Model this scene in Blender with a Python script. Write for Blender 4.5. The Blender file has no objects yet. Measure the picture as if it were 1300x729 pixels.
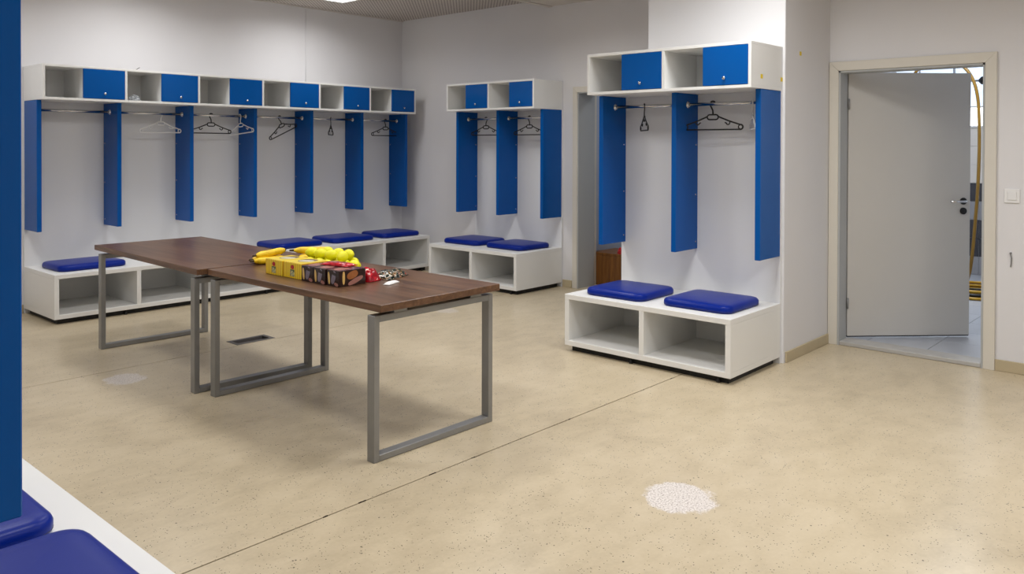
import bpy, bmesh, math, random
from mathutils import Vector, Matrix
random.seed(7)
S = bpy.context.scene
COL = S.collection

# ------------------------------------------------------------------ camera, world, exposure
CAM_POS = Vector((-6.7006, -7.8991, 1.4695))
YAW, PITCH, ROLL, FPX, V0 = -0.05198, 0.0095016, 0.0031232, 1037.5515, 194.94175
_a = math.pi / 4 + YAW
_F = Vector((math.cos(_a), math.sin(_a), 0)); _R = Vector((math.sin(_a), -math.cos(_a), 0)); _U = Vector((0, 0, 1))
_F2 = _F * math.cos(PITCH) - _U * math.sin(PITCH); _U2 = _U * math.cos(PITCH) + _F * math.sin(PITCH)
_R3 = _R * math.cos(ROLL) + _U2 * math.sin(ROLL); _U3 = _U2 * math.cos(ROLL) - _R * math.sin(ROLL)
cd = bpy.data.cameras.new('camera')
cd.sensor_width = 36.0
cd.lens = FPX / 1300 * 36.0
cd.shift_y = -(364.5 - V0) / 1300
cd.clip_start = 0.05
cam = bpy.data.objects.new('camera', cd)
COL.objects.link(cam)
cam.matrix_world = Matrix(((_R3.x, _U3.x, -_F2.x, CAM_POS.x), (_R3.y, _U3.y, -_F2.y, CAM_POS.y), (_R3.z, _U3.z, -_F2.z, CAM_POS.z), (0, 0, 0, 1)))
S.camera = cam

world = bpy.data.worlds.new('world'); S.world = world; world.use_nodes = True
world.node_tree.nodes['Background'].inputs[0].default_value = (0.75, 0.85, 1.0, 1)
world.node_tree.nodes['Background'].inputs[1].default_value = 0.6
S.view_settings.view_transform = 'Standard'; S.view_settings.look = 'None'
S.view_settings.exposure = 0.0; S.view_settings.gamma = 1.0; S.view_settings.use_curve_mapping = False

LAMP_POWER = 16.8
LAMP_COLOUR = (1.0, 0.995, 0.99)

# ------------------------------------------------------------------ material helpers
def lin(c):
    def f(v):
        v /= 255.0
        return v / 12.92 if v <= 0.04045 else ((v + 0.055) / 1.055) ** 2.4
    return (f(c[0]), f(c[1]), f(c[2]), 1.0)

class NT:
    def __init__(self, name):
        self.m = bpy.data.materials.new(name); self.m.use_nodes = True
        self.t = self.m.node_tree; self.n = self.t.nodes; self.l = self.t.links
        self.b = self.n['Principled BSDF']
    def new(self, kind, **kw):
        nd = self.n.new(kind)
        for k, v in kw.items(): setattr(nd, k, v)
        return nd
    def set(self, sock, v):
        if hasattr(v, 'is_output') or isinstance(v, bpy.types.NodeSocket): self.l.new(v, sock)
        else: sock.default_value = v
    def math(self, op, a, b=None, clamp=False):
        nd = self.new('ShaderNodeMath', operation=op); nd.use_clamp = clamp
        self.set(nd.inputs[0], a)
        if b is not None: self.set(nd.inputs[1], b)
        return nd.outputs[0]
    def mix(self, fac, a, b, blend='MIX'):
        nd = self.new('ShaderNodeMix', data_type='RGBA', blend_type=blend)
        self.set(nd.inputs[0], fac); self.set(nd.inputs[6], a); self.set(nd.inputs[7], b)
        return nd.outputs[2]
    def pos(self): return self.new('ShaderNodeNewGeometry').outputs['Position']
    def obj(self): return self.new('ShaderNodeTexCoord').outputs['Object']
    def noise(self, vec, scale, detail=3.0, rough=0.55, dist=0.0):
        nd = self.new('ShaderNodeTexNoise')
        self.l.new(vec, nd.inputs['Vector'])
        nd.inputs['Scale'].default_value = scale; nd.inputs['Detail'].default_value = detail
        nd.inputs['Roughness'].default_value = rough; nd.inputs['Distortion'].default_value = dist
        return nd.outputs[0]
    def voro(self, vec, scale, feature='F1'):
        nd = self.new('ShaderNodeTexVoronoi', feature=feature)
        self.l.new(vec, nd.inputs['Vector']); nd.inputs['Scale'].default_value = scale
        return nd
    def ramp(self, fac, stops, interp='LINEAR'):
        nd = self.new('ShaderNodeValToRGB'); nd.color_ramp.interpolation = interp
        e = nd.color_ramp.elements
        while len(e) < len(stops): e.new(0.5)
        for el, (p, c) in zip(e, stops): el.position = p; el.color = c
        self.set(nd.inputs[0], fac)
        return nd.outputs[0]
    def scale(self, vec, s):
        nd = self.new('ShaderNodeVectorMath', operation='MULTIPLY')
        self.l.new(vec, nd.inputs[0]); nd.inputs[1].default_value = s
        return nd.outputs[0]
    def bump(self, h, strength=0.2, dist=0.002):
        nd = self.new('ShaderNodeBump'); nd.inputs['Strength'].default_value = strength; nd.inputs['Distance'].default_value = dist
        self.l.new(h, nd.inputs['Height']); self.l.new(nd.outputs[0], self.b.inputs['Normal'])

def plain(name, c, rough=0.5, metal=0.0, var=0.06, vscale=6.0, spec=0.5, bump=0.0, bscale=200.0, coat=0.0):
    t = NT(name); p = t.pos()
    n = t.noise(p, vscale, 4)
    f = t.math('MULTIPLY_ADD', n, var * 2); f.node.inputs[2].default_value = 1 - var
    col = t.mix(1.0, lin(c), f, 'MULTIPLY')
    t.l.new(col, t.b.inputs['Base Color'])
    t.b.inputs['Roughness'].default_value = rough; t.b.inputs['Metallic'].default_value = metal
    t.b.inputs['Specular IOR Level'].default_value = spec; t.b.inputs['Coat Weight'].default_value = coat
    if bump: t.bump(t.noise(p, bscale, 2), bump)
    return t.m

M = {}
M['wall'] = plain('wall_paint', (222, 221, 223), 0.75, var=0.035, vscale=1.6, bump=0.08, bscale=90, spec=0.25)
M['pier'] = plain('pier_fresh_white_paint', (230, 230, 232), 0.6, var=0.012, vscale=2.0, bump=0.05, bscale=90, spec=0.3)
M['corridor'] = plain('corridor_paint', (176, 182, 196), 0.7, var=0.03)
M['white'] = plain('white_laminate', (232, 232, 230), 0.38, var=0.02, vscale=3.0, spec=0.4)
M['backpanel'] = plain('white_back_board', (226, 227, 229), 0.42, var=0.015, vscale=2.0, spec=0.4)
M['blue'] = plain('blue_lacquered_board', (0, 82, 160), 0.2, var=0.04, vscale=3.0, spec=0.19)
M['cushion'] = plain('royal_blue_leatherette', (4, 35, 130), 0.33, var=0.05, vscale=5.0, bump=0.1, bscale=420, spec=0.16)
M['piping'] = plain('dark_seam', (12, 18, 60), 0.5)
M['chrome'] = plain('chrome', (205, 206, 208), 0.16, 1.0, var=0.02)
M['steel'] = plain('grey_painted_steel', (140, 140, 139), 0.34, 0.45, var=0.1, vscale=14.0)
M['blackplastic'] = plain('black_plastic', (14, 14, 15), 0.4)
M['whiteplastic'] = plain('white_plastic', (232, 232, 232), 0.35, var=0.01)
M['clearplastic'] = plain('translucent_grey_plastic', (246, 248, 250), 0.25, var=0.05)
M['clearplastic'].node_tree.nodes['Principled BSDF'].inputs['Alpha'].default_value = 0.8
M['film'] = plain('grey_plastic_film', (168, 172, 176), 0.2, var=0.4, vscale=40.0)
M['doorframe'] = plain('cream_door_frame_paint', (214, 209, 198), 0.45, var=0.03, vscale=4.0)
M['doorleaf'] = plain('light_grey_door_paint', (196, 193, 188), 0.5, var=0.03, vscale=3.0)
M['lining'] = plain('grey_jamb_paint', (176, 178, 178), 0.5, var=0.03)
M['base'] = plain('beige_skirting', (186, 172, 142), 0.5, var=0.1, vscale=7.0)
M['threshold'] = plain('worn_threshold', (178, 176, 172), 0.5, var=0.14, vscale=16.0)
M['black'] = plain('black_rubber', (16, 16, 17), 0.6)
M['dark'] = plain('dark_cast_iron', (98, 94, 92), 0.5, 0.4, var=0.2, vscale=40.0)
M['joint'] = plain('dark_joint_filler', (26, 22, 17), 0.9)
M['grout'] = plain('grey_grout', (128, 127, 124), 0.8)
M['tile_light'] = plain('tile_light', (226, 221, 214), 0.16, var=0.04)
M['tile_mid'] = plain('tile_mid', (150, 150, 154), 0.16, var=0.05)
M['tile_dark'] = plain('tile_dark', (62, 62, 68), 0.16, var=0.08)
M['tile_floor'] = plain('tile_floor', (176, 180, 188), 0.28, var=0.06)
M['yellow'] = plain('yellow_paper', (228, 200, 30), 0.6)
M['red'] = plain('red_wrapper', (176, 22, 30), 0.3)
M['lemon'] = plain('lemon_peel', (232, 228, 14), 0.42, var=0.1, vscale=30.0, bump=0.35, bscale=330)
M['stem'] = plain('brown_stem', (64, 46, 18), 0.7)
M['paper'] = plain('white_tissue', (238, 238, 236), 0.7)

def m_wood(name, c1, c2, axis, rough=0.34):
    t = NT(name); p = t.pos()
    s = (26, 1.6, 26) if axis == 'y' else (30, 30, 2.2)
    n1 = t.noise(t.scale(p, s), 1.0, 6, 0.6, 0.6)
    n2 = t.noise(t.scale(p, tuple(v * 4 for v in s)), 1.0, 3)
    f = t.math('ADD', t.math('MULTIPLY', n1, 0.75), t.math('MULTIPLY', n2, 0.25))
    t.l.new(t.ramp(f, [(0.33, lin(c1)), (0.5, lin(tuple((a + b) / 2 for a, b in zip(c1, c2)))), (0.68, lin(c2))]), t.b.inputs['Base Color'])
    t.b.inputs['Roughness'].default_value = rough; t.b.inputs['Specular IOR Level'].default_value = 0.4
    t.bump(n2, 0.05, 0.001)
    return t.m
M['walnut'] = m_wood('dark_walnut_laminate', (70, 46, 31), (124, 90, 64), 'y', 0.3)
M['walnut_edge'] = m_wood('walnut_edge_band', (58, 38, 24), (84, 58, 38), 'y', 0.45)
M['chestwood'] = m_wood('brown_oak_veneer', (92, 56, 22), (140, 92, 42), 'z', 0.4)

def m_ceiling():
    t = NT('perforated_ceiling_board'); p = t.pos()
    sx = t.new('ShaderNodeSeparateXYZ'); t.l.new(p, sx.inputs[0])
    k = 2 * math.pi / 0.045
    a = t.math('SINE', t.math('MULTIPLY', sx.outputs[0], k)); b = t.math('SINE', t.math('MULTIPLY', sx.outputs[1], k))
    d = t.math('GREATER_THAN', t.math('MULTIPLY', a, b), 0.30)
    t.l.new(t.mix(d, lin((196, 188, 182)), lin((112, 104, 100))), t.b.inputs['Base Color'])
    t.b.inputs['Roughness'].default_value = 0.8
    return t.m
M['perf'] = m_ceiling()
M['ceil'] = plain('plaster_ceiling', (206, 200, 195), 0.8, var=0.02)

def m_floor():
    t = NT('polished_beige_resin_floor'); p = t.pos()
    big = t.noise(p, 0.9, 4, 0.6, 0.5)
    mid = t.noise(t.scale(p, (1.0, 1.7, 1)), 5.0, 5, 0.62, 0.4)
    fine = t.noise(p, 55.0, 3, 0.6)
    f = t.math('ADD', t.math('ADD', t.math('MULTIPLY', big, 0.45), t.math('MULTIPLY', mid, 0.4)), t.math('MULTIPLY', fine, 0.15))
    col = t.ramp(f, [(0.3, lin((172, 157, 130))), (0.5, lin((195, 180, 152))), (0.7, lin((208, 194, 168)))])
    # dark aggregate specks, only where a sparse noise allows
    for sc, th, dens in ((22.0, 0.085, 0.53), (48.0, 0.13, 0.56), (80.0, 0.17, 0.51)):
        v = t.voro(p, sc)
        spot = t.math('LESS_THAN', v.outputs['Distance'], th)
        gate = t.math('GREATER_THAN', t.noise(p, sc * 0.23 + 1.7, 2), dens)
        col = t.mix(t.math('MULTIPLY', t.math('MULTIPLY', spot, gate), 0.95), col, lin((54, 43, 30)))
    # a few fine dark scratches
    rot = t.new('ShaderNodeVectorRotate', rotation_type='Z_AXIS'); t.l.new(p, rot.inputs['Vector']); rot.inputs['Angle'].default_value = 0.6
    n = t.noise(t.scale(rot.outputs[0], (1.6, 42, 1)), 1.0, 1, 0.4, 0.0)
    col = t.mix(t.math('MULTIPLY', t.math('GREATER_THAN', n, 0.80), 0.3), col, lin((140, 124, 96)))
    # crumbled edges along the near joint
    sj = t.new('ShaderNodeSeparateXYZ'); t.l.new(p, sj.inputs[0])
    dj = t.math('ABSOLUTE', t.math('ADD', sj.outputs[1], 5.2005))
    wj = t.math('MULTIPLY', t.math('SUBTRACT', t.noise(t.scale(p, (7, 25, 1)), 1.0, 4, 0.7), 0.53), 0.07)
    col = t.mix(t.math('LESS_THAN', dj, wj), col, lin((58, 46, 32)))
    # bare patches where a round base plate was ground off
    sep = t.new('ShaderNodeSeparateXYZ'); t.l.new(p, sep.inputs[0])
    wob = t.math('MULTIPLY', t.math('SUBTRACT', t.noise(p, 11.0, 4, 0.7), 0.5), 0.16)
    grit = t.noise(p, 130.0, 3, 0.7)
    gcol = t.ramp(grit, [(0.36, lin((132, 119, 114))), (0.45, lin((212, 204, 199))), (0.62, lin((238, 233, 229)))])
    for (cx, cy, r, op) in ((-3.705, -6.145, 0.148, 0.9), (-4.53, -2.68, 0.12, 0.7), (-1.70, -2.62, 0.10, 0.45)):
        dx = t.math('SUBTRACT', sep.outputs[0], cx); dy = t.math('SUBTRACT', sep.outputs[1], cy)
        d = t.math('SQRT', t.math('ADD', t.math('MULTIPLY', dx, dx), t.math('MULTIPLY', dy, dy)))
        d = t.math('ADD', d, wob)
        mr = t.new('ShaderNodeMapRange'); t.l.new(d, mr.inputs[0])
        mr.inputs[1].default_value = r + 0.006; mr.inputs[2].default_value = r - 0.012; mr.inputs[3].default_value = 0; mr.inputs[4].default_value = op
        col = t.mix(mr.outputs[0], col, gcol)
    t.l.new(col, t.b.inputs['Base Color'])
    r = t.math('MULTIPLY_ADD', big, 0.08); r.node.inputs[2].default_value = 0.25
    t.l.new(r, t.b.inputs['Roughness'])
    t.b.inputs['Specular IOR Level'].default_value = 0.45
    return t.m
M['floor'] = m_floor()

def m_emit(name, c, s):
    t = NT(name)
    t.b.inputs['Base Color'].default_value = (0.8, 0.8, 0.8, 1)
    t.b.inputs['Emission Color'].default_value = c; t.b.inputs['Emission Strength'].default_value = s
    return t.m
M['lampglow'] = m_emit('lamp_diffuser', (1.0, 0.985, 0.97, 1), 2.5)
M['pane_blue'] = m_emit('daylit_frosted_pane', (0.55, 0.72, 1.0, 1), 1.15)
M['pane_white'] = m_emit('sunlit_frosted_pane', (0.95, 0.97, 1.0, 1), 5.5)

def m_banana():
    t = NT('banana_skin'); p = t.obj()
    n = t.noise(t.pos(), 26.0, 4)
    t.l.new(t.ramp(n, [(0.3, lin((196, 164, 10))), (0.5, lin((238, 196, 14))), (0.66, lin((246, 210, 40))), (0.78, lin((120, 84, 20)))]), t.b.inputs['Base Color'])
    t.b.inputs['Roughness'].default_value = 0.45
    return t.m
M['banana'] = m_banana()

def m_stripebox():
    t = NT('yellow_striped_carton'); p = t.obj()
    s = t.new('ShaderNodeSeparateXYZ'); t.l.new(p, s.inputs[0])
    w = t.math('SINE', t.math('MULTIPLY', s.outputs[1], 2 * math.pi / 0.0185))
    g = t.math('GREATER_THAN', w, 0.45)
    t.l.new(t.mix(g, lin((240, 208, 40)), lin((206, 152, 18))), t.b.inputs['Base Color'])
    t.b.inputs['Roughness'].default_value = 0.3
    return t.m
M['stripebox'] = m_stripebox()

def m_print(name, stops, scale, seed):
    t = NT(name); p = t.obj()
    off = t.new('ShaderNodeVectorMath', operation='ADD'); t.l.new(p, off.inputs[0]); off.inputs[1].default_value = (seed, seed * 1.7, seed * 0.3)
    n = t.noise(off.outputs[0], scale, 2, 0.5, 1.2)
    t.l.new(t.ramp(n, stops, 'CONSTANT'), t.b.inputs['Base Color'])
    t.b.inputs['Roughness'].default_value = 0.2
    return t.m
M['redprint'] = m_print('red_packet_print', [(0.0, lin((150, 10, 24))), (0.5, lin((196, 26, 38))), (0.6, lin((236, 214, 200))), (0.68, lin((96, 20, 22)))], 16, 5.0)
M['greenbag'] = m_print('green_snack_bag_print', [(0.0, lin((10, 20, 16))), (0.46, lin((16, 44, 34))), (0.52, lin((176, 120, 60))), (0.55, lin((206, 206, 196))), (0.575, lin((14, 30, 24))), (0.68, lin((206, 60, 34)))], 26, 6.0)
M['hosebrown'] = plain('brown_hose', (128, 96, 26), 0.35, var=0.3, vscale=5)
M['hose'] = plain('yellow_brown_hose', (190, 146, 26), 0.35, var=0.3, vscale=5)
M['hoseblack'] = plain('black_hose', (24, 24, 22), 0.35)

# ------------------------------------------------------------------ mesh helpers
def link(name, me, mat=None, parent=None):
    o = bpy.data.objects.new(name, me); COL.objects.link(o)
    if mat is not None and me is not None and len(me.materials) == 0: me.materials.append(mat)
    if parent is not None: o.parent = parent
    return o
def finish(bm, name, smooth=False):
    bmesh.ops.recalc_face_normals(bm, faces=bm.faces)
    me = bpy.data.meshes.new(name); bm.to_mesh(me); bm.free()
    if smooth:
        for p in me.polygons: p.use_smooth = True
    return me
def add_box(bm, x0, x1, y0, y1, z0, z1):
    vs = [bm.verts.new(v) for v in ((x0, y0, z0), (x1, y0, z0), (x1, y1, z0), (x0, y1, z0), (x0, y0, z1), (x1, y0, z1), (x1, y1, z1), (x0, y1, z1))]
    for f in ((0, 3, 2, 1), (4, 5, 6, 7), (0, 1, 5, 4), (1, 2, 6, 5), (2, 3, 7, 6), (3, 0, 4, 7)): bm.faces.new([vs[i] for i in f])
def box_me(name, b, bevel=0.0):
    bm = bmesh.new()
    bs = b if isinstance(b, list) else [b]
    for q in bs: add_box(bm, *q)
    if bevel: bmesh.ops.bevel(bm, geom=bm.edges[:], offset=bevel, segments=1, affect='EDGES')
    return finish(bm, name)
def box(name, b, mat, parent=None, bevel=0.0):
    return link(name, box_me(name, b, bevel), mat, parent)
def tube_into(bm, pts, r, seg=8, closed=False, cap=True):
    pts = [Vector(p) for p in pts]; n = len(pts); rings = []
    up = None
    for i in range(n):
        if closed: t = pts[(i + 1) % n] - pts[i - 1]
        else: t = pts[min(i + 1, n - 1)] - pts[max(i - 1, 0)]
        t.normalize()
        if up is None: up = t.orthogonal().normalized()
        up = (up - t * up.dot(t)).normalized(); side = t.cross(up)
        rr = r[i] if isinstance(r, (list, tuple)) else r
        rings.append([bm.verts.new(pts[i] + (up * math.cos(2 * math.pi * k / seg) + side * math.sin(2 * math.pi * k / seg)) * rr) for k in range(seg)])
    m = n if closed else n - 1
    for i in range(m):
        a, b = rings[i], rings[(i + 1) % n]
        for k in range(seg): bm.faces.new((a[k], a[(k + 1) % seg], b[(k + 1) % seg], b[k]))
    if cap and not closed:
        bm.faces.new(rings[0][::-1]); bm.faces.new(rings[-1])
def tube(name, pts, r, mat, parent=None, seg=8, closed=False):
    bm = bmesh.new(); tube_into(bm, pts, r, seg, closed)
    return link(name, finish(bm, name, True), mat, parent)
def cyl_me(name, r, p0, p1, seg=16):
    bm = bmesh.new(); tube_into(bm, [p0, p1], r, seg)
    me = finish(bm, name)
    return me
def lathe_me(name, prof, seg=16):
    bm = bmesh.new(); rings = []
    for (r, z) in prof: rings.append([bm.verts.new((r * math.cos(2 * math.pi * k / seg), r * math.sin(2 * math.pi * k / seg), z)) for k in range(seg)])
    for a, b in zip(rings, rings[1:]):
        for k in range(seg): bm.faces.new((a[k], a[(k + 1) % seg], b[(k + 1) % seg], b[k]))
    bm.faces.new(rings[0][::-1]); bm.faces.new(rings[-1])
    return finish(bm, name, True)
def empty(name, loc=(0, 0, 0), rz=0.0):
    o = bpy.data.objects.new(name, None); COL.objects.link(o); o.location = loc; o.rotation_euler = (0, 0, rz); o.empty_display_size = 0.1
    return o
def tag(o, label, cat, group=None):
    o['label'] = label; o['category'] = cat
    if group: o['group'] = group
    return o
def struct(o, label=None, cat=None):
    o['kind'] = 'structure'
    if label: o['label'] = label
    if cat: o['category'] = cat
    return o

# ------------------------------------------------------------------ the room
XD, YP = -0.574, -5.5716          # door wall plane, pier side plane
PX, PYL = -1.362, -4.49           # pier front plane, pier far edge
XLW = -6.476                      # left wall plane
XA, YB = -8.3, -9.6               # alcove wall, wall behind the camera
H1, H2, YS = 3.025, 2.945, -2.43  # ceiling heights and the step line

fl = empty('floor'); struct(fl, 'polished beige speckled resin floor with dark joints and worn round patches', 'floor')
SX0, SX1 = XA, 0.27
DX0, DX1, DY0, DY1 = -3.606, -3.292, -2.408, -2.246
def slab(b): box('floor_slab', [(q[0], q[1], q[2], q[3], -0.06, 0.0) for q in b], M['floor'], fl)
slab([(SX0, SX1, YB, -5.2042)])
slab([(SX0, SX1, -5.1968, -2.433)])
slab([(SX0, DX0, -2.427, 0.02), (DX1, SX1, -2.427, 0.02), (DX0, DX1, DY1, 0.02), (DX0, DX1, -2.427, DY0)])
box('joint_bed', (SX0, SX1, YB, 0.02, -0.12, -0.012 - 0.05), M['joint'], fl)
box('joint_filler', (SX0, SX1, -5.2042, -5.1968, -0.06, -0.004), M['joint'], fl)
box('joint_filler', (SX0, SX1, -2.433, -2.427, -0.06, -0.004), M['joint'], fl)

struct(box('wall_back', (XLW - 0.2, 0.27, 0.0, 0.2, -0.1, 3.2), M['wall']), 'plain white wall behind the long row of six lockers', 'wall')
MY0, MY1 = -2.775, -3.70          # corridor opening
struct(box('wall_middle', [(0, 0.26, MY0, 0.0, -0.1, 3.2), (0, 0.26, MY1, MY0, 2.03, 3.2), (0, 0.26, PYL, MY1, -0.1, 3.2)], M['wall']), 'white wall with the corridor doorway beside the two-seat corner lockers', 'wall')
struct(box('wall_pier', [(PX, 0.26, YP, PYL, -0.1, 3.2)], M['wall']), 'white wall pier beside the door with a small yellow dot', 'wall')
struct(box('trim_1', [(PX - 0.004, PX, YP + 0.002, PYL, 0.0, 2.944)], M['pier']), 'bright white facing on the front of the wall pier above the lockers', 'wall panel')
DOY0, DOY1, DOZ = -5.6425, -6.602, 2.03
struct(box('wall_right', [(XD, XD + 0.15, DOY0, YP, -0.1, 3.2), (XD, XD + 0.15, DOY1, DOY0, DOZ, 3.2), (XD, XD + 0.15, YB, DOY1, -0.1, 3.2)], M['wall']), 'white wall around the open grey door with a light switch', 'wall')
struct(box('wall_left', [(XLW - 0.2, XLW, -6.4, 0.0, -0.1, 3.2)], M['wall']), 'white wall behind the locker row with the cut-off blue cushions', 'wall')
struct(box('wall_entry', [(XA, XLW - 0.2, -6.4, -6.2, -0.1, 3.2), (XA - 0.2, XA, YB, -6.2, -0.1, 3.2)], M['wall']), 'white wall of the entry recess', 'wall')
struct(box('wall_front', (XA - 0.2, XD + 0.15, YB - 0.2, YB, -0.1, 3.2), M['wall']), 'white wall opposite the long locker row', 'wall')
struct(box('ceiling', [(XLW - 0.2, 0.26, YS, 0.2, H1, 3.2)], M['perf']), 'perforated grey ceiling boards above the long locker row', 'ceiling')
struct(box('ceiling_plain', [(XA - 0.2, 0.26, YB - 0.2, YS, H2, 3.2)], M['ceil']), 'lower plain plaster ceiling', 'ceiling')
struct(box('trim_2', [(XLW, 0.0, YS, YS + 0.05, H2 - 0.012, H1)], M['ceil']), 'pale edge strip where the perforated ceiling ends', 'ceiling trim')
struct(box('trim_3', [(XLW, 0.0, -0.025, 0.0, H1 - 0.012, H1)], M['ceil']), 'thin ceiling edge strip along the back wall', 'ceiling trim')

BH = 0.075
struct(box('baseboard_pier', (PX + 0.02, XD - 0.02, YP - 0.012, YP, 0, BH), M['base'], bevel=0.003), 'beige skirting at the foot of the wall pier', 'baseboard')
struct(box('baseboard_right', (XD - 0.012, XD, YB, -6.67, 0, BH), M['base'], bevel=0.003), 'beige skirting below the light switch', 'baseboard')
struct(box('baseboard_back', (XLW, -4.275, -0.012, 0, 0, BH), M['base'], bevel=0.003), 'beige skirting left of the long locker row', 'baseboard')
struct(box('baseboard_middle', (-0.012, 0, -2.706, -2.585, 0, BH), M['base'], bevel=0.003), 'short beige skirting beside the corridor door frame', 'baseboard')

tag(tube('wall_conduit', [(-1.412, -0.003, 2.15), (-1.412, -0.003, 3.0)], 0.006, M['wall']), 'thin painted conduit running up the wall above the long locker row', 'conduit')

# ------------------------------------------------------------------ door (open) to the shower room
def casing(parent, plane, y0, y1, ztop, wdt, th, mat):
    # mitred casing on a wall facing -x: left post, right post, head
    def prism(name, pts):
        bm = bmesh.new()
        a = [bm.verts.new((plane - th, p[0], p[1])) for p in pts]; b = [bm.verts.new((plane, p[0], p[1])) for p in pts]
        bm.faces.new(a); bm.faces.new(b[::-1])
        for i in range(len(pts)): bm.faces.new((a[i], b[i], b[(i + 1) % len(pts)], a[(i + 1) % len(pts)]))
        bmesh.ops.bevel(bm, geom=bm.edges[:], offset=0.002, segments=1, affect='EDGES')
        link(name, finish(bm, name), mat, parent)
    prism('casing_post', [(y0 + wdt, 0), (y0 + wdt, ztop + wdt), (y0, ztop), (y0, 0)])
    prism('casing_post', [(y1 - wdt, 0), (y1 - wdt, ztop + wdt), (y1, ztop), (y1, 0)])
    prism('casing_head', [(y0 + wdt, ztop + wdt), (y1 - wdt, ztop + wdt), (y1, ztop), (y0, ztop)])

dr = empty('door_1'); struct(dr, 'grey door standing half open in a cream frame beside the light switch', 'door')
casing(dr, XD, DOY0, DOY1, DOZ, 0.068, 0.02, M['doorframe'])
box('jamb_lining', (XD - 0.012, XD + 0.13, DOY0 - 0.014, DOY0, 0, DOZ), M['lining'], dr)
box('jamb_lining', (XD - 0.012, XD + 0.16, DOY1, DOY1 + 0.014, 0, DOZ), M['lining'], dr)
box('head_lining', (XD - 0.012, XD + 0.16, DOY1, DOY0, DOZ - 0.014, DOZ), M['lining'], dr)
box('threshold', (XD - 0.01, XD + 0.155, DOY1 + 0.014, DOY0 - 0.014, 0.0, 0.03), M['threshold'], dr, 0.004)
# leaf: hinge at the far jamb, swung into the shower room
HX, HY = XD + 0.135, DOY0 - 0.02
ang = math.atan2(-6.338 - HY, 0.238 - HX)
LW = 0.95
def leafpt(u, v): return (HX + u * math.cos(ang) - v * math.sin(ang), HY + u * math.sin(ang) + v * math.cos(ang))
leaf = link('door_leaf', box_me('door_leaf', (0, LW, 0.0, 0.04, 0.042, 2.03), 0.003), M['doorleaf'], dr)
leaf.location = (HX, HY, 0); leaf.rotation_euler = (0, 0, ang)
box('bottom_seal', (0.002, LW - 0.002, 0.006, 0.034, 0.034, 0.042), M['black'], leaf)
ros = lathe_me('handle_rose', [(0.026, 0), (0.026, 0.007), (0.022, 0.009)], 20)
for z in (1.06, 0.985):
    o = link('handle_rose', ros, M['black'], leaf); o.location = (LW - 0.055, 0, z); o.rotation_euler = (math.pi / 2, 0, 0)
tube('door_handle', [(LW - 0.055, -0.005, 1.06), (LW - 0.055, -0.045, 1.06), (LW - 0.062, -0.052, 1.06), (LW - 0.075, -0.054, 1.06), (LW - 0.18, -0.054, 1.058)], 0.009, M['chrome'], leaf, 10)
tube('hinge_pin', [(0.0, -0.006, 0.25), (0.0, -0.006, 0.33)], 0.008, M['steel'], leaf)
tube('hinge_pin', [(0.0, -0.006, 1.75), (0.0, -0.006, 1.83)], 0.008, M['steel'], leaf)

# corridor doorway
d2 = empty('door_2'); struct(d2, 'white framed corridor doorway between the corner lockers and the pier lockers', 'door')
casing(d2, 0.0, MY0, MY1, 2.02, 0.058, 0.018, M['doorframe'])
box('jamb_lining', (-0.01, 0.27, MY0 - 0.012, MY0, 0, 2.02), M['lining'], d2)
box('jamb_lining', (-0.01, 0.27, MY1, MY1 + 0.012, 0, 2.02), M['lining'], d2)
box('head_lining', (-0.01, 0.27, MY1, MY0, 2.01, 2.022), M['lining'], d2)
box('rear_casing_post', (0.275, 0.325, MY0 + 0.002, MY0 + 0.05, 0, 2.08), M['doorframe'], d2)

# corridor beyond
struct(box('floor_corridor', (0.27, 2.6, -4.3, -2.5, -0.1, 0.0), M['floor']), 'beige corridor floor beyond the doorway', 'floor')
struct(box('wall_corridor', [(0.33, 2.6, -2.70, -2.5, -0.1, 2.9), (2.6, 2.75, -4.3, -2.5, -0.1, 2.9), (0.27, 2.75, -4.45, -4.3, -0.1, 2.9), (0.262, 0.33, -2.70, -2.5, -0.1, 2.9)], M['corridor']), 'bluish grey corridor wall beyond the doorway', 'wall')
struct(box('ceiling_corridor', (0.26, 2.75, -4.45, -2.5, 2.9, 3.0), M['ceil']), 'plain corridor ceiling', 'ceiling')
ch = empty('wooden_chest', (0.33, -2.715, 0)); tag(ch, 'low brown wooden chest standing in the corridor behind the doorway', 'chest')
box('body', (0.0, 0.42, -0.62, 0, 0.0, 0.325), M['chestwood'], ch, 0.002)
box('lid', (-0.006, 0.43, -0.626, 0.004 - 0.004, 0.325, 0.345), M['chestwood'], ch, 0.002)
box('drawer_front', (-0.004, 0.0, -0.61, -0.01, 0.02, 0.31), M['chestwood'], ch)
bm = bmesh.new()
bmesh.ops.create_icosphere(bm, subdivisions=2, radius=0.05)
for v in bm.verts:
    v.co += v.co.normalized() * random.uniform(-0.012, 0.012); v.co.z = max(v.co.z * 0.85, -0.036)
rp = link('red_packet', finish(bm, 'red_packet'), M['red']); rp.location = (0.37, -3.07, 0.345 + 0.036)
tag(rp, 'small crumpled red packet on the low wooden chest', 'packet')

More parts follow.
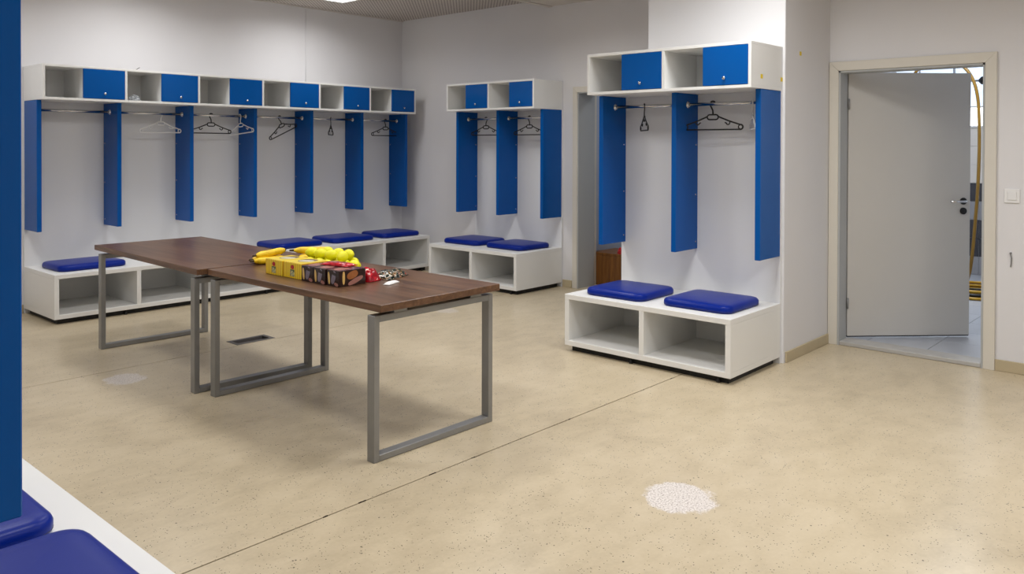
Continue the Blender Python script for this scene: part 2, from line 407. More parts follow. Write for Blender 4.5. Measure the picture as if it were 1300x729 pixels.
# shower room
SZ = 0.02; WX = 3.7
SY0, SY1 = -7.6, -4.7
sf = empty('floor_shower'); struct(sf, 'grey tiled shower room floor behind the half open door', 'floor')
box('grout_bed', (XD + 0.15, WX, SY0, SY1, -0.1, SZ - 0.004), M['grout'], sf)
TS = 0.415
tme = box_me('floor_tile', (0.002, TS - 0.002, 0.002, TS - 0.002, -0.012, 0.0), 0.0015); tme.materials.append(M['tile_floor'])
i = 0
x = XD + 0.155
while x + TS < WX + 0.1:
    y = -6.62
    for j in range(3):
        o = link('floor_tile', tme, None, sf); o.location = (x, y + j * TS, SZ); 
    x += TS
sw = empty('wall_shower'); struct(sw, 'shower room wall of mixed grey and white tiles', 'wall')
box('wall_core', [(WX + 0.012, WX + 0.2, SY0, SY1, -0.1, 3.0), (XD + 0.15, WX, SY1, SY1 + 0.2, -0.1, 3.0), (XD + 0.15, WX, SY0 - 0.2, SY0, -0.1, 3.0)], M['pier'], sw)
TH, TW = 0.2085, 0.2
meshes = {}
for k in ('tile_light', 'tile_mid', 'tile_dark'):
    me = box_me('wall_tile', (0, 0.012, 0.0015, TW - 0.0015, 0.0015, TH - 0.0015), 0.0015); me.materials.append(M[k]); meshes[k] = me
for r in range(8):
    for c in range(9):
        if r >= 5: k = 'tile_light'
        else:
            k = ('tile_dark', 'tile_mid', 'tile_dark', 'tile_light')[(c * 2 + r * (1 if c % 2 else 3) + (r * r + c) // 3) % 4]
            if k == 'tile_light' and r < 3: k = 'tile_mid'
        o = link('wall_tile', meshes[k], None, sw); o.location = (WX, -6.44 + c * TW, SZ + r * TH)
struct(box('ceiling_shower', (XD + 0.15, WX + 0.2, SY0 - 0.2, SY1 + 0.2, 2.9, 3.05), M['pier']), 'white shower room ceiling', 'ceiling')
wn = empty('window_1'); struct(wn, 'daylit frosted window high in the shower room wall', 'window')
WZ0, WZ1, WZ2 = SZ + 8 * TH + 0.005, 1.925, 2.72
for y0 in (-7.4, -6.6, -5.8, -5.0):
    y1 = min(y0 + 0.78, SY1 - 0.05)
    box('pane', (WX - 0.002, WX + 0.006, y0, y1, WZ0 + 0.02, WZ1 - 0.01), M['pane_white'], wn)
    box('pane', (WX - 0.002, WX + 0.006, y0, y1, WZ1 + 0.01, WZ2 - 0.02), M['pane_blue'], wn)
    box('mullion', (WX - 0.02, WX + 0.01, y0 - 0.02, y0, WZ0, WZ2), M['whiteplastic'], wn)
box('sill_rail', (WX - 0.02, WX + 0.011, -7.42, SY1 - 0.03, WZ0, WZ0 + 0.02), M['whiteplastic'], wn)
box('cross_rail', (WX - 0.02, WX + 0.011, -7.42, SY1 - 0.03, WZ1 - 0.01, WZ1 + 0.01), M['whiteplastic'], wn)
box('head_rail', (WX - 0.02, WX + 0.011, -7.42, SY1 - 0.03, WZ2 - 0.02, WZ2), M['whiteplastic'], wn)
# shower pipe with head
sh = empty('shower_pipe', (3.4, -5.45, 0)); tag(sh, 'steel shower pipe with dark head below the shower room window', 'shower')
tube('riser', [(0, 0, SZ), (0, 0, 2.9)], 0.014, M['chrome'], sh)
tube('arm', [(0, 0, 2.2), (0, -0.24, 2.2)], 0.011, M['steel'], sh)
o = link('shower_head', lathe_me('shower_head', [(0.012, 0), (0.045, 0.03), (0.045, 0.045), (0.01, 0.06)], 14), M['black'], sh); o.location = (0, -0.24, 2.2); o.rotation_euler = (math.pi / 2, 0, 0)
# rail and hose
rl = tube('overhead_rail', [(2.4, SY1, 2.31), (2.4, -7.6, 2.31)], 0.012, M['chrome']); tag(rl, 'chrome rail spanning the shower room above the door', 'rail')
hs = empty('garden_hose', (2.4, -5.9, SZ)); tag(hs, 'yellow and black hose hanging down to a coil on the shower floor', 'hose')
pts = [(0.03, 0.63, 1.6), (0.03, 0.64, 2.0), (0.03, 0.60, 2.22), (0.03, 0.48, 2.325), (0.03, 0.30, 2.335), (0.03, 0.16, 2.29), (0.03, 0.06, 2.17), (0.02, 0.0, 1.98), (0.0, -0.02, 1.7), (0.0, -0.022, 1.4), (0.0, -0.01, 1.0), (0.0, 0.01, 0.7), (0.0, 0.03, 0.4), (0.0, 0.06, 0.15), (-0.03, 0.12, 0.02)]
def smoothpts(p, it=2):
    for _ in range(it):
        q = [p[0]]
        for a, b in zip(p, p[1:]):
            a = Vector(a); b = Vector(b); q += [a.lerp(b, 0.25), a.lerp(b, 0.75)]
        q.append(p[-1]); p = q
    return p
tube('hanging_length', smoothpts(pts), 0.016, M['hosebrown'], hs)
for j, (mk, r0, z0) in enumerate((('hose', 0.36, 0.016), ('hoseblack', 0.32, 0.016), ('hose', 0.28, 0.016), ('hoseblack', 0.34, 0.046), ('hose', 0.30, 0.046), ('hoseblack', 0.24, 0.016), ('hose', 0.32, 0.076))):
    tube('coil_turn', [(-0.1 + r0 * math.cos(a * math.pi / 16) , -0.02 + r0 * 0.8 * math.sin(a * math.pi / 16), z0) for a in range(32)], 0.015, M[mk], hs, 6, True)

# ------------------------------------------------------------------ lamps
def ceiling_lamp(x, y, z, label, size=0.6, power=None, colour=LAMP_COLOUR):
    e = empty('ceiling_lamp', (x, y, z)); tag(e, label, 'ceiling lamp', 'square ceiling panel lamps')
    h = size / 2; f = 0.018
    box('lamp_frame', [(-h, h, -h, -h + f, -0.014, 0), (-h, h, h - f, h, -0.014, 0), (-h, -h + f, -h + f, h - f, -0.014, 0), (h - f, h, -h + f, h - f, -0.014, 0)], M['whiteplastic'], e)
    box('diffuser', (-h + f, h - f, -h + f, h - f, -0.008, -0.002), M['lampglow'], e)
    ld = bpy.data.lights.new('lamp_light', 'AREA'); ld.shape = 'SQUARE'; ld.size = size - 0.06; ld.energy = power or LAMP_POWER; ld.color = colour[:3]; ld.spread = math.radians(158)
    lo = bpy.data.objects.new('lamp_light', ld); COL.objects.link(lo); lo.parent = e; lo.location = (0, 0, -0.016)
    return e
for x in (-1.63, -3.43, -5.23):
    ceiling_lamp(x, -0.88, H1, 'square white lamp panel in the perforated ceiling', power=LAMP_POWER * 0.64)
    for y in (-3.3, -5.7, -8.0):
        ceiling_lamp(-2.25 if (x > -2 and y < -5) else x, y, H2, 'square white lamp panel in the plain plaster ceiling')
ceiling_lamp(1.6, -6.0, 2.9, 'added unseen lamp panel in the shower room ceiling', 0.6, 34.0, (0.9, 0.95, 1.0))  # added lamp, brightens the shower tiles that the window leaves dark
ceiling_lamp(1.4, -3.5, 2.9, 'added unseen lamp panel in the corridor ceiling', 0.5, 10.0, (0.85, 0.92, 1.0))  # cool lamp added out of view to light the corridor

# ------------------------------------------------------------------ locker units
ZCT, ZCB, ZBT, ZBB, DB, DC, DD, ZBD = 2.143, 1.845, 0.408, 0.043, 0.728, 0.471, 0.325, 0.727
BP, PT, ST, BT = 0.018, 0.02, 0.036, 0.038   # back panel, cabinet panel, bench slab, divider board thickness
ROD_D, ROD_Z = 0.167, 1.765
knob_me = lathe_me('knob', [(0.004, 0), (0.004, 0.010), (0.010, 0.013), (0.012, 0.018), (0.009, 0.023), (0.003, 0.025)], 14); knob_me.materials.append(M['chrome'])
flange_me = lathe_me('rod_flange', [(0.024, 0), (0.024, 0.004), (0.017, 0.006), (0.0165, 0.013)], 18); flange_me.materials.append(M['chrome'])
foot_me = lathe_me('bench_foot', [(0.014, 0), (0.014, 0.012), (0.008, 0.016), (0.008, ZBB)], 12); foot_me.materials.append(M['black'])
cap_me = lathe_me('screw_cap', [(0.006, 0), (0.006, 0.0012), (0.004, 0.002)], 10); cap_me.materials.append(M['chrome'])

def locker_unit(loc, rz, n, w, label, DB=DB):
    e = empty('locker_unit', loc, rz); tag(e, label, 'locker', 'open locker units with benches')
    L = n * w; g = 0.001
    box('back_panel', (0, L, -BP, -0.001, 0.0, ZCT), M['backpanel'], e, 0.001)
    # bench
    box('bench_top', (0, L, -DB, -BP - g, ZBT - ST, ZBT), M['white'], e, 0.002)
    box('bench_base', (0, L, -DB, -BP - g, ZBB, ZBB + ST), M['white'], e, 0.002)
    for k in range(n + 1):
        x0 = 0 if k == 0 else (L - ST if k == n else k * w - ST / 2)
        box('bench_side' if k in (0, n) else 'bench_divider', (x0, x0 + ST, -DB + 0.001, -BP - g, ZBB + ST, ZBT - ST), M['white'], e)
    box('bench_back', (ST, L - ST, -BP - 0.012, -BP - g, ZBB + ST, ZBT - ST), M['white'], e)
    box('shadow_gap_block', (0.035, L - 0.035, -DB + 0.045, -BP - 0.03, 0.0, ZBB), M['black'], e)  # black block standing in for the dark shadow gap under the bench
    for k in range(n):
        o = link('bench_foot', foot_me, None, e); o.location = ((k + 0.85) * w, -DB + 0.03, 0)
    # upper cabinet
    box('cabinet_top', (0, L, -DC, -BP - g, ZCT - PT, ZCT), M['white'], e, 0.0015)
    box('cabinet_bottom', (0, L, -DC, -BP - g, ZCB, ZCB + PT), M['white'], e, 0.0015)
    box('cabinet_back', (PT, L - PT, -BP - 0.01, -BP - g, ZCB + PT, ZCT - PT), M['white'], e)
    for k in range(n + 1):
        x0 = 0 if k == 0 else (L - PT if k == n else k * w - PT / 2)
        box('cabinet_side' if k in (0, n) else 'cabinet_divider', (x0, x0 + PT, -DC + 0.0005, -BP - g, ZCB + PT, ZCT - PT), M['white'], e)
    for k in range(n):
        xm = k * w + w * 0.485
        box('cabinet_divider', (xm - PT / 2, xm + PT / 2, -DC + 0.022, -BP - g, ZCB + PT, ZCT - PT), M['white'], e)
        xr = (k + 1) * w - (PT if k == n - 1 else PT / 2)
        dx0, dx1 = xm - PT / 2 + 0.001, xr - 0.0025
        d = box('cabinet_door', (dx0, dx1, -DC - 0.001, -DC + 0.017, ZCB + PT + 0.003, ZCT - PT - 0.002), M['blue'], e, 0.0015)
        o = link('knob', knob_me, None, d); o.location = ((dx0 + dx1) / 2, -DC - 0.001, ZCB + 0.067); o.rotation_euler = (math.pi / 2, 0, 0)
    # hanging boards, rods
    edges = []
    for k in range(n + 1):
        x0 = 0.002 if k == 0 else (L - BT - 0.002 if k == n else k * w - BT / 2)
        edges.append((x0, x0 + BT))
        b = box('divider_board', (x0, x0 + BT, -DD, -BP - g, ZBD, ZCB - 0.0005), M['blue'], e, 0.003)
        for z in (0.78, 1.12, 1.48):
            if k < n:
                o = link('screw_cap', cap_me, None, b); o.location = (x0 + BT, -BP - 0.03, z); o.rotation_euler = (0, math.pi / 2, 0)
            if k > 0:
                o = link('screw_cap', cap_me, None, b); o.location = (x0, -BP - 0.03, z); o.rotation_euler = (0, -math.pi / 2, 0)
    for k in range(n):
        a, b2 = edges[k][1], edges[k + 1][0]
        r = tube('hanging_rod', [(a, -ROD_D, ROD_Z), (b2, -ROD_D, ROD_Z)], 0.0125, M['chrome'], e, 14)
        for xx, s in ((a, 1), (b2, -1)):
            o = link('rod_flange', flange_me, None, r); o.location = (xx, -ROD_D, ROD_Z); o.rotation_euler = (0, s * math.pi / 2, 0)
    return e

WL, WR, WM, WN = 0.6808, 0.6454, 0.6352, 0.612
XL0 = -0.1863 - 6 * WL
YR1 = -5.5547 + 2 * WR
YM1 = -2.5807 + 2 * WM
XN, YN = -6.472, -6.093
locker_unit((XL0, 0, 0), 0, 6, WL, 'long white and blue locker row with six bays along the back wall')
locker_unit((-0.002, YM1, 0), -math.pi / 2, 2, WM, 'two-bay white and blue locker unit in the corner beside the corridor doorway')
locker_unit((-1.3675, YR1, 0), -math.pi / 2, 2, WR, 'two-bay white and blue locker unit against the bright white wall pier')
locker_unit((XN, YN, 0), math.pi / 2, 4, WN, 'locker row whose large blue board and white bench are cut off by the picture', 0.712)

# yellow stickers and dot
for nm, loc, lab in (('sticker', (-1.688, -5.5549, 1.924), 'torn yellow sticker on the middle of the cabinet end beside the door wall'), ('sticker', (-1.385, -5.5549, 1.922), 'bright yellow sticker at the rear edge of the cabinet end'), ('sticker', (-1.114, YP - 0.0002, 2.119), 'small yellow dot sticker alone on the wall pier')):
    o = box(nm, (-0.016, 0.016, -0.0008, 0, -0.014, 0.014), M['yellow']); o.location = loc; tag(o, lab, 'sticker')

# ------------------------------------------------------------------ cushions
def cushion_me(name, w, d, h=0.056, rc=0.075):
    prof = [(0.012, 0.0), (0.002, 0.006), (0.0, 0.014), (0.0, 0.030), (0.004, 0.040), (0.013, 0.048), (0.03, 0.053), (0.07, h)]
    bm = bmesh.new(); rings = []
    for ins, z in prof:
        ring = []
        r = max(rc - ins, 0.008)
        for cx, cy, a0 in ((1, 1, 0), (-1, 1, 90), (-1, -1, 180), (1, -1, 270)):
            for k in range(7):
                a = math.radians(a0 + 15 * k)
                ring.append(bm.verts.new((cx * (w / 2 - ins - r) + r * math.cos(a), cy * (d / 2 - ins - r) + r * math.sin(a), z)))
        rings.append(ring)
    n = len(rings[0])
    for a, b in zip(rings, rings[1:]):
        for k in range(n): bm.faces.new((a[k], a[(k + 1) % n], b[(k + 1) % n], b[k]))
    bm.faces.new(rings[0][::-1])
    c = bm.verts.new((0, 0, h + 0.004))
    for k in range(n): bm.faces.new((rings[-1][k], rings[-1][(k + 1) % n], c))
    return finish(bm, name, True)
def seam_pts(w, d, ins, z, rc=0.075):
    out = []
    for cx, cy, a0 in ((1, 1, 0), (-1, 1, 90), (-1, -1, 180), (1, -1, 270)):
        for k in range(7):
            a = math.radians(a0 + 15 * k); r = rc - ins
            out.append((cx * (w / 2 - ins - r) + r * math.cos(a), cy * (d / 2 - ins - r) + r * math.sin(a), z))
    return out
def cushion(x, y, w, d, rz, label, group=None):
    e = empty('seat_cushion', (x, y, ZBT), rz); tag(e, label, 'cushion', group)
    link('pad', cushion_me('pad', w, d), M['cushion'], e)
    tube('seam', seam_pts(w, d, 0.0015, 0.012), 0.0022, M['piping'], e, 5, True)
    return e
cushion(-3.915, -0.385, 0.56, 0.46, 0.02, 'royal blue cushion alone at the free end of the long locker bench')
for k, lab in ((3, 'royal blue cushion on the long bench, first of three behind the fruit'), (4, 'royal blue cushion on the long bench, middle of three in a row'), (5, 'royal blue cushion on the long bench, nearest the room corner')):
    cushion(XL0 + (k + 0.5) * WL + 0.02, -0.39, 0.56, 0.47, random.uniform(-0.02, 0.02), lab)
cushion(-0.33, -1.61, 0.53, 0.49, 1.57 + 0.01, 'royal blue cushion on the corner bench, the one nearer the room corner')
cushion(-0.32, -2.235, 0.52, 0.49, 1.57 - 0.02, 'royal blue cushion on the corner bench, the one nearer the corridor doorway')
cushion(-1.775, -4.61, 0.49, 0.48, 1.57 + 0.02, 'royal blue cushion on the pier bench, the one nearer the corridor doorway')
cushion(-1.745, -5.235, 0.50, 0.49, 1.57 + 0.01, 'royal blue cushion on the pier bench, the one nearer the grey door')
cushion(-6.11, -5.265, 0.50, 0.47, 1.57, 'royal blue cushion half hidden behind the large blue board')
cushion(-6.10, -5.835, 0.52, 0.50, 1.57, 'large royal blue cushion cut off by the picture beneath the blue board')

# ------------------------------------------------------------------ hangers
def arc(cx, cz, r, a0, a1, n=8, y=0.0):
    return [(cx + r * math.cos(math.radians(a0 + (a1 - a0) * i / n)), y, cz + r * math.sin(math.radians(a0 + (a1 - a0) * i / n))) for i in range(n + 1)]
def hanger(x, y, z, rz, mat, label, group=None, tilt=0.0, flip=1, sc=1.0):
    # origin on the rod axis: hook wraps over the rod
    e = empty('clothes_hanger', (x, y, z), rz); e.rotation_euler = (0, tilt, rz); e.scale = (sc, sc, 1.0); tag(e, label, 'hanger', group)
    R = 0.0165; t = 0.0056
    hook = [(flip * p[0], 0, p[2]) for p in arc(0, 0, R + 0.0028, -20, 190, 10)] + [(flip * -0.016, 0, -0.014), (flip * -0.007, 0, -0.03), (0, 0, -0.045), (flip * 0.002, 0, -0.075)]
    tube('hook', hook, t, mat, e, 8)
    zc = -0.092
    oval = arc(0.024, zc, 0.017, 90, -90, 6) + arc(-0.024, zc, 0.017, 270, 90, 6)
    tube('centre_loop', oval, t, mat, e, 6, True)
    W = 0.215
    fr = [(0.04, 0, zc + 0.004), (0.12, 0, zc - 0.028), (W - 0.014, 0, -0.146)] + arc(W - 0.012, -0.162, 0.017, 70, -90, 6) + arc(-W + 0.012, -0.162, 0.017, 270, 110, 6) + [(-W + 0.014, 0, -0.146), (-0.12, 0, zc - 0.028), (-0.04, 0, zc + 0.004)]
    tube('shoulder_frame', fr, t, mat, e, 8)
    for s in (1, -1):
        tube('end_loop', [(s * (W - 0.012) + 0.015 * math.cos(a), 0, -0.162 + 0.015 * math.sin(a)) for a in [i * math.pi / 6 for i in range(12)]], t * 0.8, mat, e, 6, True)
        tube('strap_notch', [(s * 0.128, 0, -0.122)] + [(s * (0.113 + 0.012 * math.cos(a)), 0, -0.135 + 0.010 * math.sin(a)) for a in [-i * math.pi / 6 for i in range(7)]] + [(s * 0.09, 0, -0.130)], t * 0.85, mat, e, 6)
    return e
RYL = -ROD_D; RZ = ROD_Z
BLK, CLR, WHT = M['blackplastic'], M['clearplastic'], M['whiteplastic']
hanger(-3.14, RYL, RZ, 0.04, WHT, 'pale hanger on the rod of the second long-row bay', flip=-1, sc=0.92)
hanger(-2.63, RYL, RZ, 0.03, BLK, 'black hanger hanging flat beside a white hanger on the long row')
hanger(-2.315, RYL, RZ, -1.2, WHT, 'white hanger half hidden by a blue board on the long row', flip=-1, tilt=-0.12, sc=0.7)
hanger(-1.85, RYL, RZ, 0.25, BLK, 'black hanger turned and hanging tilted on the long row', tilt=-0.36)
hanger(-1.19, RYL, RZ, 0.80, BLK, 'black hanger seen edge-on on the long row', sc=0.8)
hanger(-0.40, RYL, RZ, 0.05, BLK, 'black hanger in the long-row bay nearest the room corner')
hanger(-0.002 - ROD_D, -1.625, RZ, math.pi / 2 + 0.02, BLK, 'black hanger in the corner-unit bay nearer the room corner', flip=1)
hanger(-0.002 - ROD_D, -2.26, RZ, math.pi / 2 - 0.02, BLK, 'black hanger in the corner-unit bay nearer the corridor doorway', flip=-1)
hanger(-1.3675 - ROD_D, -4.565, RZ, 0.74, BLK, 'black hanger seen edge-on in the pier unit', sc=0.78)
hanger(-1.3675 - ROD_D, -5.125, RZ, math.pi / 2 + 0.06, BLK, 'black hanger hanging flat in the pier-unit bay nearer the grey door', flip=-1)
hanger(-1.3675 - ROD_D, -5.42, RZ, 0.56, CLR, 'clear hanger seen edge-on beside the end board of the pier unit', sc=0.72)

# ------------------------------------------------------------------ tables
ZT, TT = 0.74, 0.036
def table(x0, x1, y0, y1, f0, f1, pivot_rz, label):
    cx, cy = (x0 + x1) / 2, (y0 + y1) / 2
    e = empty('table', (cx, cy, 0), pivot_rz); tag(e, label, 'table')
    hw, hl = (x1 - x0) / 2, (y1 - y0) / 2
    box('tabletop', (-hw, hw, -hl, hl, ZT - TT + 0.001, ZT), M['walnut'], e, 0.002)
    FT = 0.682; px, py, pz = 0.032, 0.052, 0.032
    for yf in (f0 - cy, f1 - cy):
        a, b = -hw + 0.002, hw - 0.002
        for s, xx in ((-1, a), (1, b - px)):
            box('leg', (xx, xx + px, yf - py / 2, yf + py / 2, 0, FT), M['steel'], e, 0.002)
        box('foot_bar', (a + px, b - px, yf - py / 2, yf + py / 2, 0.002, pz), M['steel'], e, 0.002)
        box('top_bar', (a + px, b - px, yf - py / 2, yf + py / 2, FT - pz, FT), M['steel'], e, 0.002)
        for xx in (-hw + 0.16, hw - 0.13):
            box('spacer', (xx - 0.04, xx + 0.04, yf - py / 2, yf + py / 2, FT, ZT - TT + 0.001), M['steel'], e)
    for xx in (-hw + 0.16, hw - 0.13):
        box('under_rail', (xx - 0.02, xx + 0.02, min(f0, f1) - cy + py / 2, max(f0, f1) - cy - py / 2, FT - 0.018, ZT - TT + 0.001), M['black'], e)
    return e
table(-4.338, -3.540, -4.968, -3.372, -4.893, -3.425, 0.0, 'dark walnut table with grey steel frame carrying the fruit and sweets')
table(-4.358, -3.558, -3.350, -1.70, -3.29, -1.80, -0.036, 'bare dark walnut table with grey steel frame standing end to end with the fruit table')

# ------------------------------------------------------------------ things on the table
BXD = 0.17
M['lilac'] = plain('lilac_grey_print', (122, 112, 124), 0.2, var=0.3, vscale=60)
M['cream'] = plain('cream_print', (216, 178, 104), 0.25, var=0.2, vscale=60)
M['rose'] = plain('rose_print', (158, 108, 96), 0.25, var=0.2, vscale=60)
M['chocdark'] = plain('dark_chocolate_print', (40, 20, 15), 0.2, var=0.4, vscale=40)
M['choclid'] = plain('chocolate_lid_print', (96, 66, 66), 0.18, var=0.4, vscale=28)
M['cartonyellow'] = plain('yellow_carton_lid', (232, 204, 52), 0.3, var=0.06)
M['piclight'] = plain('pale_picture_print', (214, 208, 188), 0.3, var=0.2, vscale=50)
M['picdark'] = plain('dark_picture_print', (96, 66, 50), 0.3, var=0.4, vscale=50)
M['orangeprint'] = plain('orange_print', (156, 96, 52), 0.25, var=0.3, vscale=50)
M['label_g'] = m_print('carton_picture_print', [(0.0, lin((96, 104, 70))), (0.45, lin((150, 160, 130))), (0.55, lin((206, 190, 120)))], 60, 1.0)
def patch(name, parent, axis, at, c0, c1, r0, r1, tilt, mat, sq=2.4):
    # a flat printed shape lying on a carton face (axis x, y or z)
    bm = bmesh.new(); vs = []
    for k in range(20):
        a = 2 * math.pi * k / 20; ca, sa = math.cos(a), math.sin(a)
        u = r0 * math.copysign(abs(ca) ** (2 / sq), ca); v = r1 * math.copysign(abs(sa) ** (2 / sq), sa)
        u, v = c0 + u * math.cos(tilt) - v * math.sin(tilt), c1 + u * math.sin(tilt) + v * math.cos(tilt)
        vs.append(bm.verts.new((at, u, v) if axis == 'x' else ((u, at, v) if axis == 'y' else (u, v, at))))
    bm.faces.new(vs)
    return link(name, finish(bm, name), mat, parent)
def carton(y0, y1, label, yellow, last=False):
    e = empty('carton', (-4.19 + random.uniform(-0.004, 0.004), (y0 + y1) / 2, ZT), random.uniform(-0.02, 0.02)); tag(e, label, 'carton')
    h = abs(y1 - y0) / 2 - 0.0015; H = 0.086 if yellow else 0.082
    box('carton_body', (0.0, BXD, -h, h, 0.0, H), M['stripebox'] if yellow else M['chocdark'], e, 0.002)
    box('carton_lid', (0.002, BXD - 0.002, -h + 0.002, h - 0.002, H, H + 0.001), M['cartonyellow'] if yellow else M['choclid'], e)
    if yellow:
        box('label_panel', (-0.0008, 0.0, -0.02, 0.02, 0.012, 0.048), M['label_g'], e)
        patch('logo_disc', e, 'x', -0.0009, 0.0, 0.062, 0.016, 0.012, 0, M['red'], 2.0)
        patch('lid_picture', e, 'z', H + 0.0014, 0.10, 0.0, 0.055, 0.05, 0.3, M['picdark'])
        patch('lid_picture', e, 'z', H + 0.0018, 0.085, -0.01, 0.032, 0.045, 0.3, M['piclight'])
    else:
        patch('bottle_print', e, 'x', -0.0006, -0.006, 0.046, 0.017, 0.036, 0.35, M['lilac'])
        patch('bottle_print', e, 'x', -0.0008, -0.01, 0.066, 0.022, 0.008, 0.2, M['chocdark'])
        patch('drop_print', e, 'x', -0.0006, 0.034, 0.04, 0.009, 0.032, -0.12, M['cream'])
        patch('drop_print', e, 'x', -0.0007, -0.03, 0.012, 0.018, 0.009, 0.2, M['rose'])
        patch('lid_print', e, 'z', H + 0.0014, 0.06, 0.01, 0.05, 0.035, 0.5, M['rose'])
        if last:
            patch('end_print', e, 'y', -h - 0.0006, 0.03, 0.045, 0.008, 0.034, 0.0, M['cream'])
            patch('end_print', e, 'y', -h - 0.0006, 0.085, 0.056, 0.035, 0.02, 0.3, M['orangeprint'])
            patch('end_print', e, 'y', -h - 0.0006, 0.105, 0.025, 0.05, 0.013, 0.35, M['rose'])
    return e
carton(-3.752, -3.925, 'yellow striped biscuit carton at the banana end of the row', True)
carton(-3.930, -4.110, 'yellow striped biscuit carton touching the brown chocolate cartons', True)
carton(-4.114, -4.222, 'brown chocolate carton touching the yellow cartons', False)
carton(-4.226, -4.334, 'brown chocolate carton in the middle of three', False)
carton(-4.338, -4.446, 'brown chocolate carton at the end of the row by the red packet', False, True)

def packet(name, loc, sx, sy, sz, rz, mat, label, cat='packet'):
    bm = bmesh.new(); nx, ny = 10, 8; top = []; bot = []
    for i in range(nx + 1):
        for j in range(ny + 1):
            u, v = i / nx * 2 - 1, j / ny * 2 - 1
            puff = (1 - u ** 4) * (1 - v ** 4)
            zz = 0.004 + sz * puff ** 0.6 * (1 + random.uniform(-0.14, 0.14))
            top.append(bm.verts.new((u * sx / 2, v * sy / 2, zz))); bot.append(bm.verts.new((u * sx / 2, v * sy / 2, 0.001)))
    W = ny + 1
    for i in range(nx):
        for j in range(ny):
            a, b, c, d = i * W + j, (i + 1) * W + j, (i + 1) * W + j + 1, i * W + j + 1
            bm.faces.new((top[a], top[b], top[c], top[d])); bm.faces.new((bot[d], bot[c], bot[b], bot[a]))
    rim = [j for j in range(W)] + [i * W + ny for i in range(1, nx + 1)] + [nx * W + j for j in range(ny - 1, -1, -1)] + [i * W for i in range(nx - 1, 0, -1)]
    for a, b in zip(rim, rim[1:] + rim[:1]): bm.faces.new((top[a], top[b], bot[b], bot[a]))
    o = link(name, finish(bm, name, True), mat); o.location = loc; o.rotation_euler = (0, 0, rz); tag(o, label, cat)
    return o
packet('snack_packet', (-4.062, -4.27, ZT + 0.0845), 0.09, 0.19, 0.014, 0.15, M['redprint'], 'red snack packet lying on top of the brown cartons')
packet('snack_packet', (-3.955, -4.37, ZT), 0.10, 0.13, 0.06, 0.2, M['redprint'], 'red snack packet standing beside the end brown carton')
packet('snack_bag', (-3.795, -4.375, ZT), 0.20, 0.12, 0.036, 0.35, M['greenbag'], 'dark green snack bag with orange and white print lying flat', 'bag')
packet('paper_napkin', (-3.93, -4.55, ZT), 0.11, 0.035, 0.010, 0.35, M['paper'], 'crumpled white tissue alone at the clear end of the table', 'tissue')

# lemons
def lemon_me():
    bm = bmesh.new(); bmesh.ops.create_uvsphere(bm, u_segments=16, v_segments=12, radius=1.0)
    for v in bm.verts:
        z = v.co.z; tip = 1 + 0.16 * max(0, abs(z) - 0.82) / 0.18
        v.co = Vector((v.co.x * 0.032, v.co.y * 0.032, z * tip * 0.036))
    return finish(bm, 'peel', True)
lem = lemon_me(); lem.materials.append(M['lemon'])
nub = lathe_me('stem_scar', [(0.004, 0), (0.004, 0.003), (0.002, 0.004)], 8); nub.materials.append(M['stem'])
lp = [(-3.90, -3.76, 0), (-3.885, -3.84, 0), (-3.895, -3.93, 0), (-3.88, -4.02, 0), (-3.875, -4.10, 0), (-3.815, -3.72, 0), (-3.81, -3.80, 0), (-3.80, -3.885, 0), (-3.805, -3.97, 0), (-3.80, -4.055, 0), (-3.735, -3.69, 0), (-3.73, -3.78, 0), (-3.72, -3.87, 0), (-3.73, -3.96, 0),
      (-3.85, -3.80, 1), (-3.845, -3.90, 1), (-3.84, -4.0, 1), (-3.77, -3.76, 1), (-3.765, -3.86, 1), (-3.76, -3.95, 1), (-3.85, -3.71, 1)]
for (x, y, lv) in lp:
    e = empty('lemon', (x, y, ZT + 0.0325 + lv * 0.05)); e.rotation_euler = (math.pi / 2 + random.uniform(-0.25, 0.25), random.uniform(-0.2, 0.2), random.uniform(0, 6.28))
    tag(e, 'bright yellow lemon in the heap on the walnut table', 'lemon', 'heap of lemons on the table')
    link('peel', lem, None, e)
    o = link('stem_scar', nub, None, e); o.location = (0, 0, 0.038)

# bananas
def banana_me(L=0.19, r=0.022, bend=0.95):
    n = 14; R = L / bend; pts = []; rad = []
    for i in range(n + 1):
        a = bend * (i / n - 0.5)
        pts.append((R * math.sin(a), 0, R * (1 - math.cos(a))))
        t = i / n
        rad.append(r * (0.28 + 0.72 * min(1, (t + 0.001) / 0.2) ** 0.6 * min(1, (1.02 - t) / 0.16) ** 0.7))
    bm = bmesh.new(); tube_into(bm, pts, rad, 7)
    return finish(bm, 'banana', True), pts
def bunch(loc, rz, specs, label):
    e = empty('banana_bunch', loc, rz); tag(e, label, 'bananas')
    for (x, y, z, rx, ry, rzz, L) in specs:
        me, pts = banana_me(L)
        b = link('banana', me, M['banana'], e); b.location = (x, y, z); b.rotation_euler = (rx, ry, rzz)
        t = tube('stem', [pts[0], (pts[0][0] - 0.022, 0, pts[0][2] + 0.012)], [0.007, 0.0055], M['stem'], b)
        tube('tip', [pts[-1], (pts[-1][0] + 0.006, 0, pts[-1][2] + 0.003)], [0.005, 0.004], M['stem'], b, 6)
    return e
bunch((-3.955, -3.385, ZT), -0.30, [(0.0, -0.07, 0.022, 1.45, 0, -0.2, 0.2), (0.0, -0.025, 0.022, 1.3, 0, -0.05, 0.2), (0.0, 0.03, 0.022, 1.5, 0, 0.12, 0.2), (0.01, -0.02, 0.06, 1.35, -0.12, 0.05, 0.19)], 'banana bunch with dark stems at the far end of the fruit')
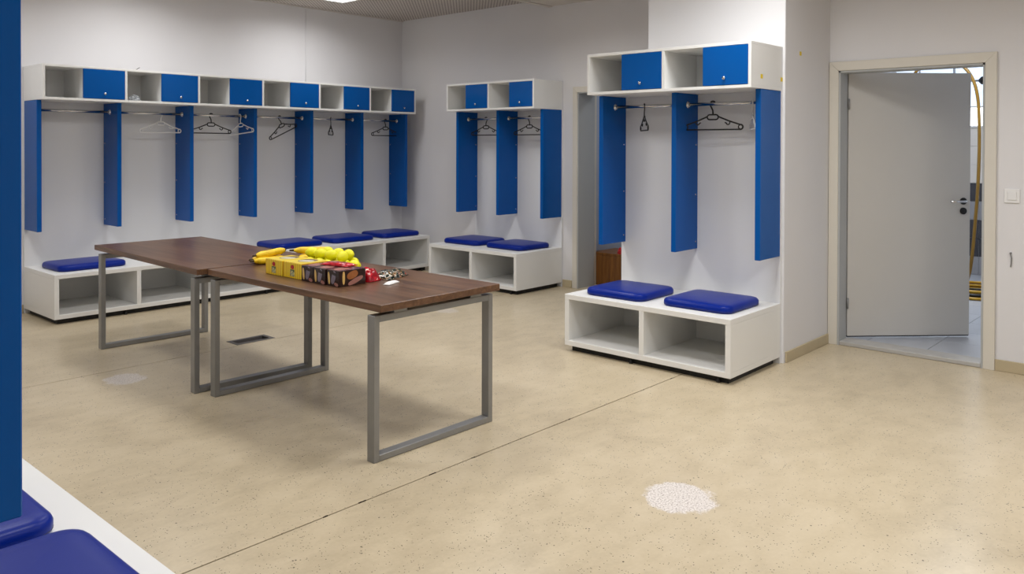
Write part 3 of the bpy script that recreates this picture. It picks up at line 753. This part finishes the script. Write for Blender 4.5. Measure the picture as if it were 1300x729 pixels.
bunch((-3.70, -3.52, ZT), -0.75, [(0.0, -0.035, 0.022, 1.4, 0, 0.08, 0.2), (0.0, 0.015, 0.022, 1.4, 0, -0.05, 0.2), (-0.01, -0.01, 0.066, 1.45, 0.0, 0.0, 0.24)], 'banana bunch lying between the lemons and the dark-stemmed bunch')

# ------------------------------------------------------------------ small things
dn = empty('floor_drain', ((DX0 + DX1) / 2, (DY0 + DY1) / 2, 0)); tag(dn, 'rectangular dark floor drain set in the floor joint beyond the tables', 'drain')
hx, hy = (DX1 - DX0) / 2 - 0.0005, (DY1 - DY0) / 2 - 0.0005
box('drain_frame', [(-hx, hx, -hy, -hy + 0.03, -0.055, 0.002), (-hx, hx, hy - 0.03, hy, -0.055, 0.002), (-hx, -hx + 0.03, -hy + 0.03, hy - 0.03, -0.055, 0.002), (hx - 0.03, hx, -hy + 0.03, hy - 0.03, -0.055, 0.002)], M['dark'], dn)
box('drain_grate', (-hx + 0.03, hx - 0.03, -hy + 0.03, hy - 0.03, -0.055, -0.02), M['dark'], dn)

lsw = empty('light_switch', (XD, -6.76, 1.153)); tag(lsw, 'square white light switch on the wall beside the door frame', 'switch')
box('switch_plate', (-0.009, 0, -0.044, 0.044, -0.046, 0.046), M['whiteplastic'], lsw, 0.002)
box('rocker', (-0.014, -0.009, -0.026, 0.026, -0.027, 0.027), M['whiteplastic'], lsw, 0.002)
hk = empty('wall_hook', (XD, -6.755, 0.74)); tag(hk, 'small grey screw hook on the wall below the light switch', 'hook')
tube('screw', [(0, 0, 0.04), (-0.012, 0, 0.04)], 0.006, M['steel'], hk)
tube('wire', [(-0.008, 0, 0.035), (-0.009, -0.006, 0.01), (-0.008, -0.004, -0.03), (-0.006, -0.001, -0.05)], 0.0035, M['steel'], hk)

wr = tube('wire_end', [(XL0 + 0.80, -0.30, ZCT + 0.004), (XL0 + 0.83, -0.30, ZCT + 0.006), (XL0 + 0.86, -0.31, ZCT + 0.03), (XL0 + 0.87, -0.31, ZCT + 0.035)], 0.003, M['blackplastic']); tag(wr, 'short dark wire end lying on top of the long locker row', 'wire')
bm = bmesh.new(); bmesh.ops.create_icosphere(bm, subdivisions=3, radius=0.05)
for v in bm.verts:
    v.co *= 1 + random.uniform(-0.22, 0.16); v.co.x *= 1.25; v.co.z = max(v.co.z * 0.75, -0.03)
pb = link('plastic_wrapper', finish(bm, 'plastic_wrapper'), M['film']); pb.scale = (0.75, 0.75, 0.8); pb.location = (XL0 + WL + 0.12, -0.36, ZCB + PT + 0.025)
tag(pb, 'crumpled clear plastic wrapper in an open cabinet of the long row', 'wrapper')
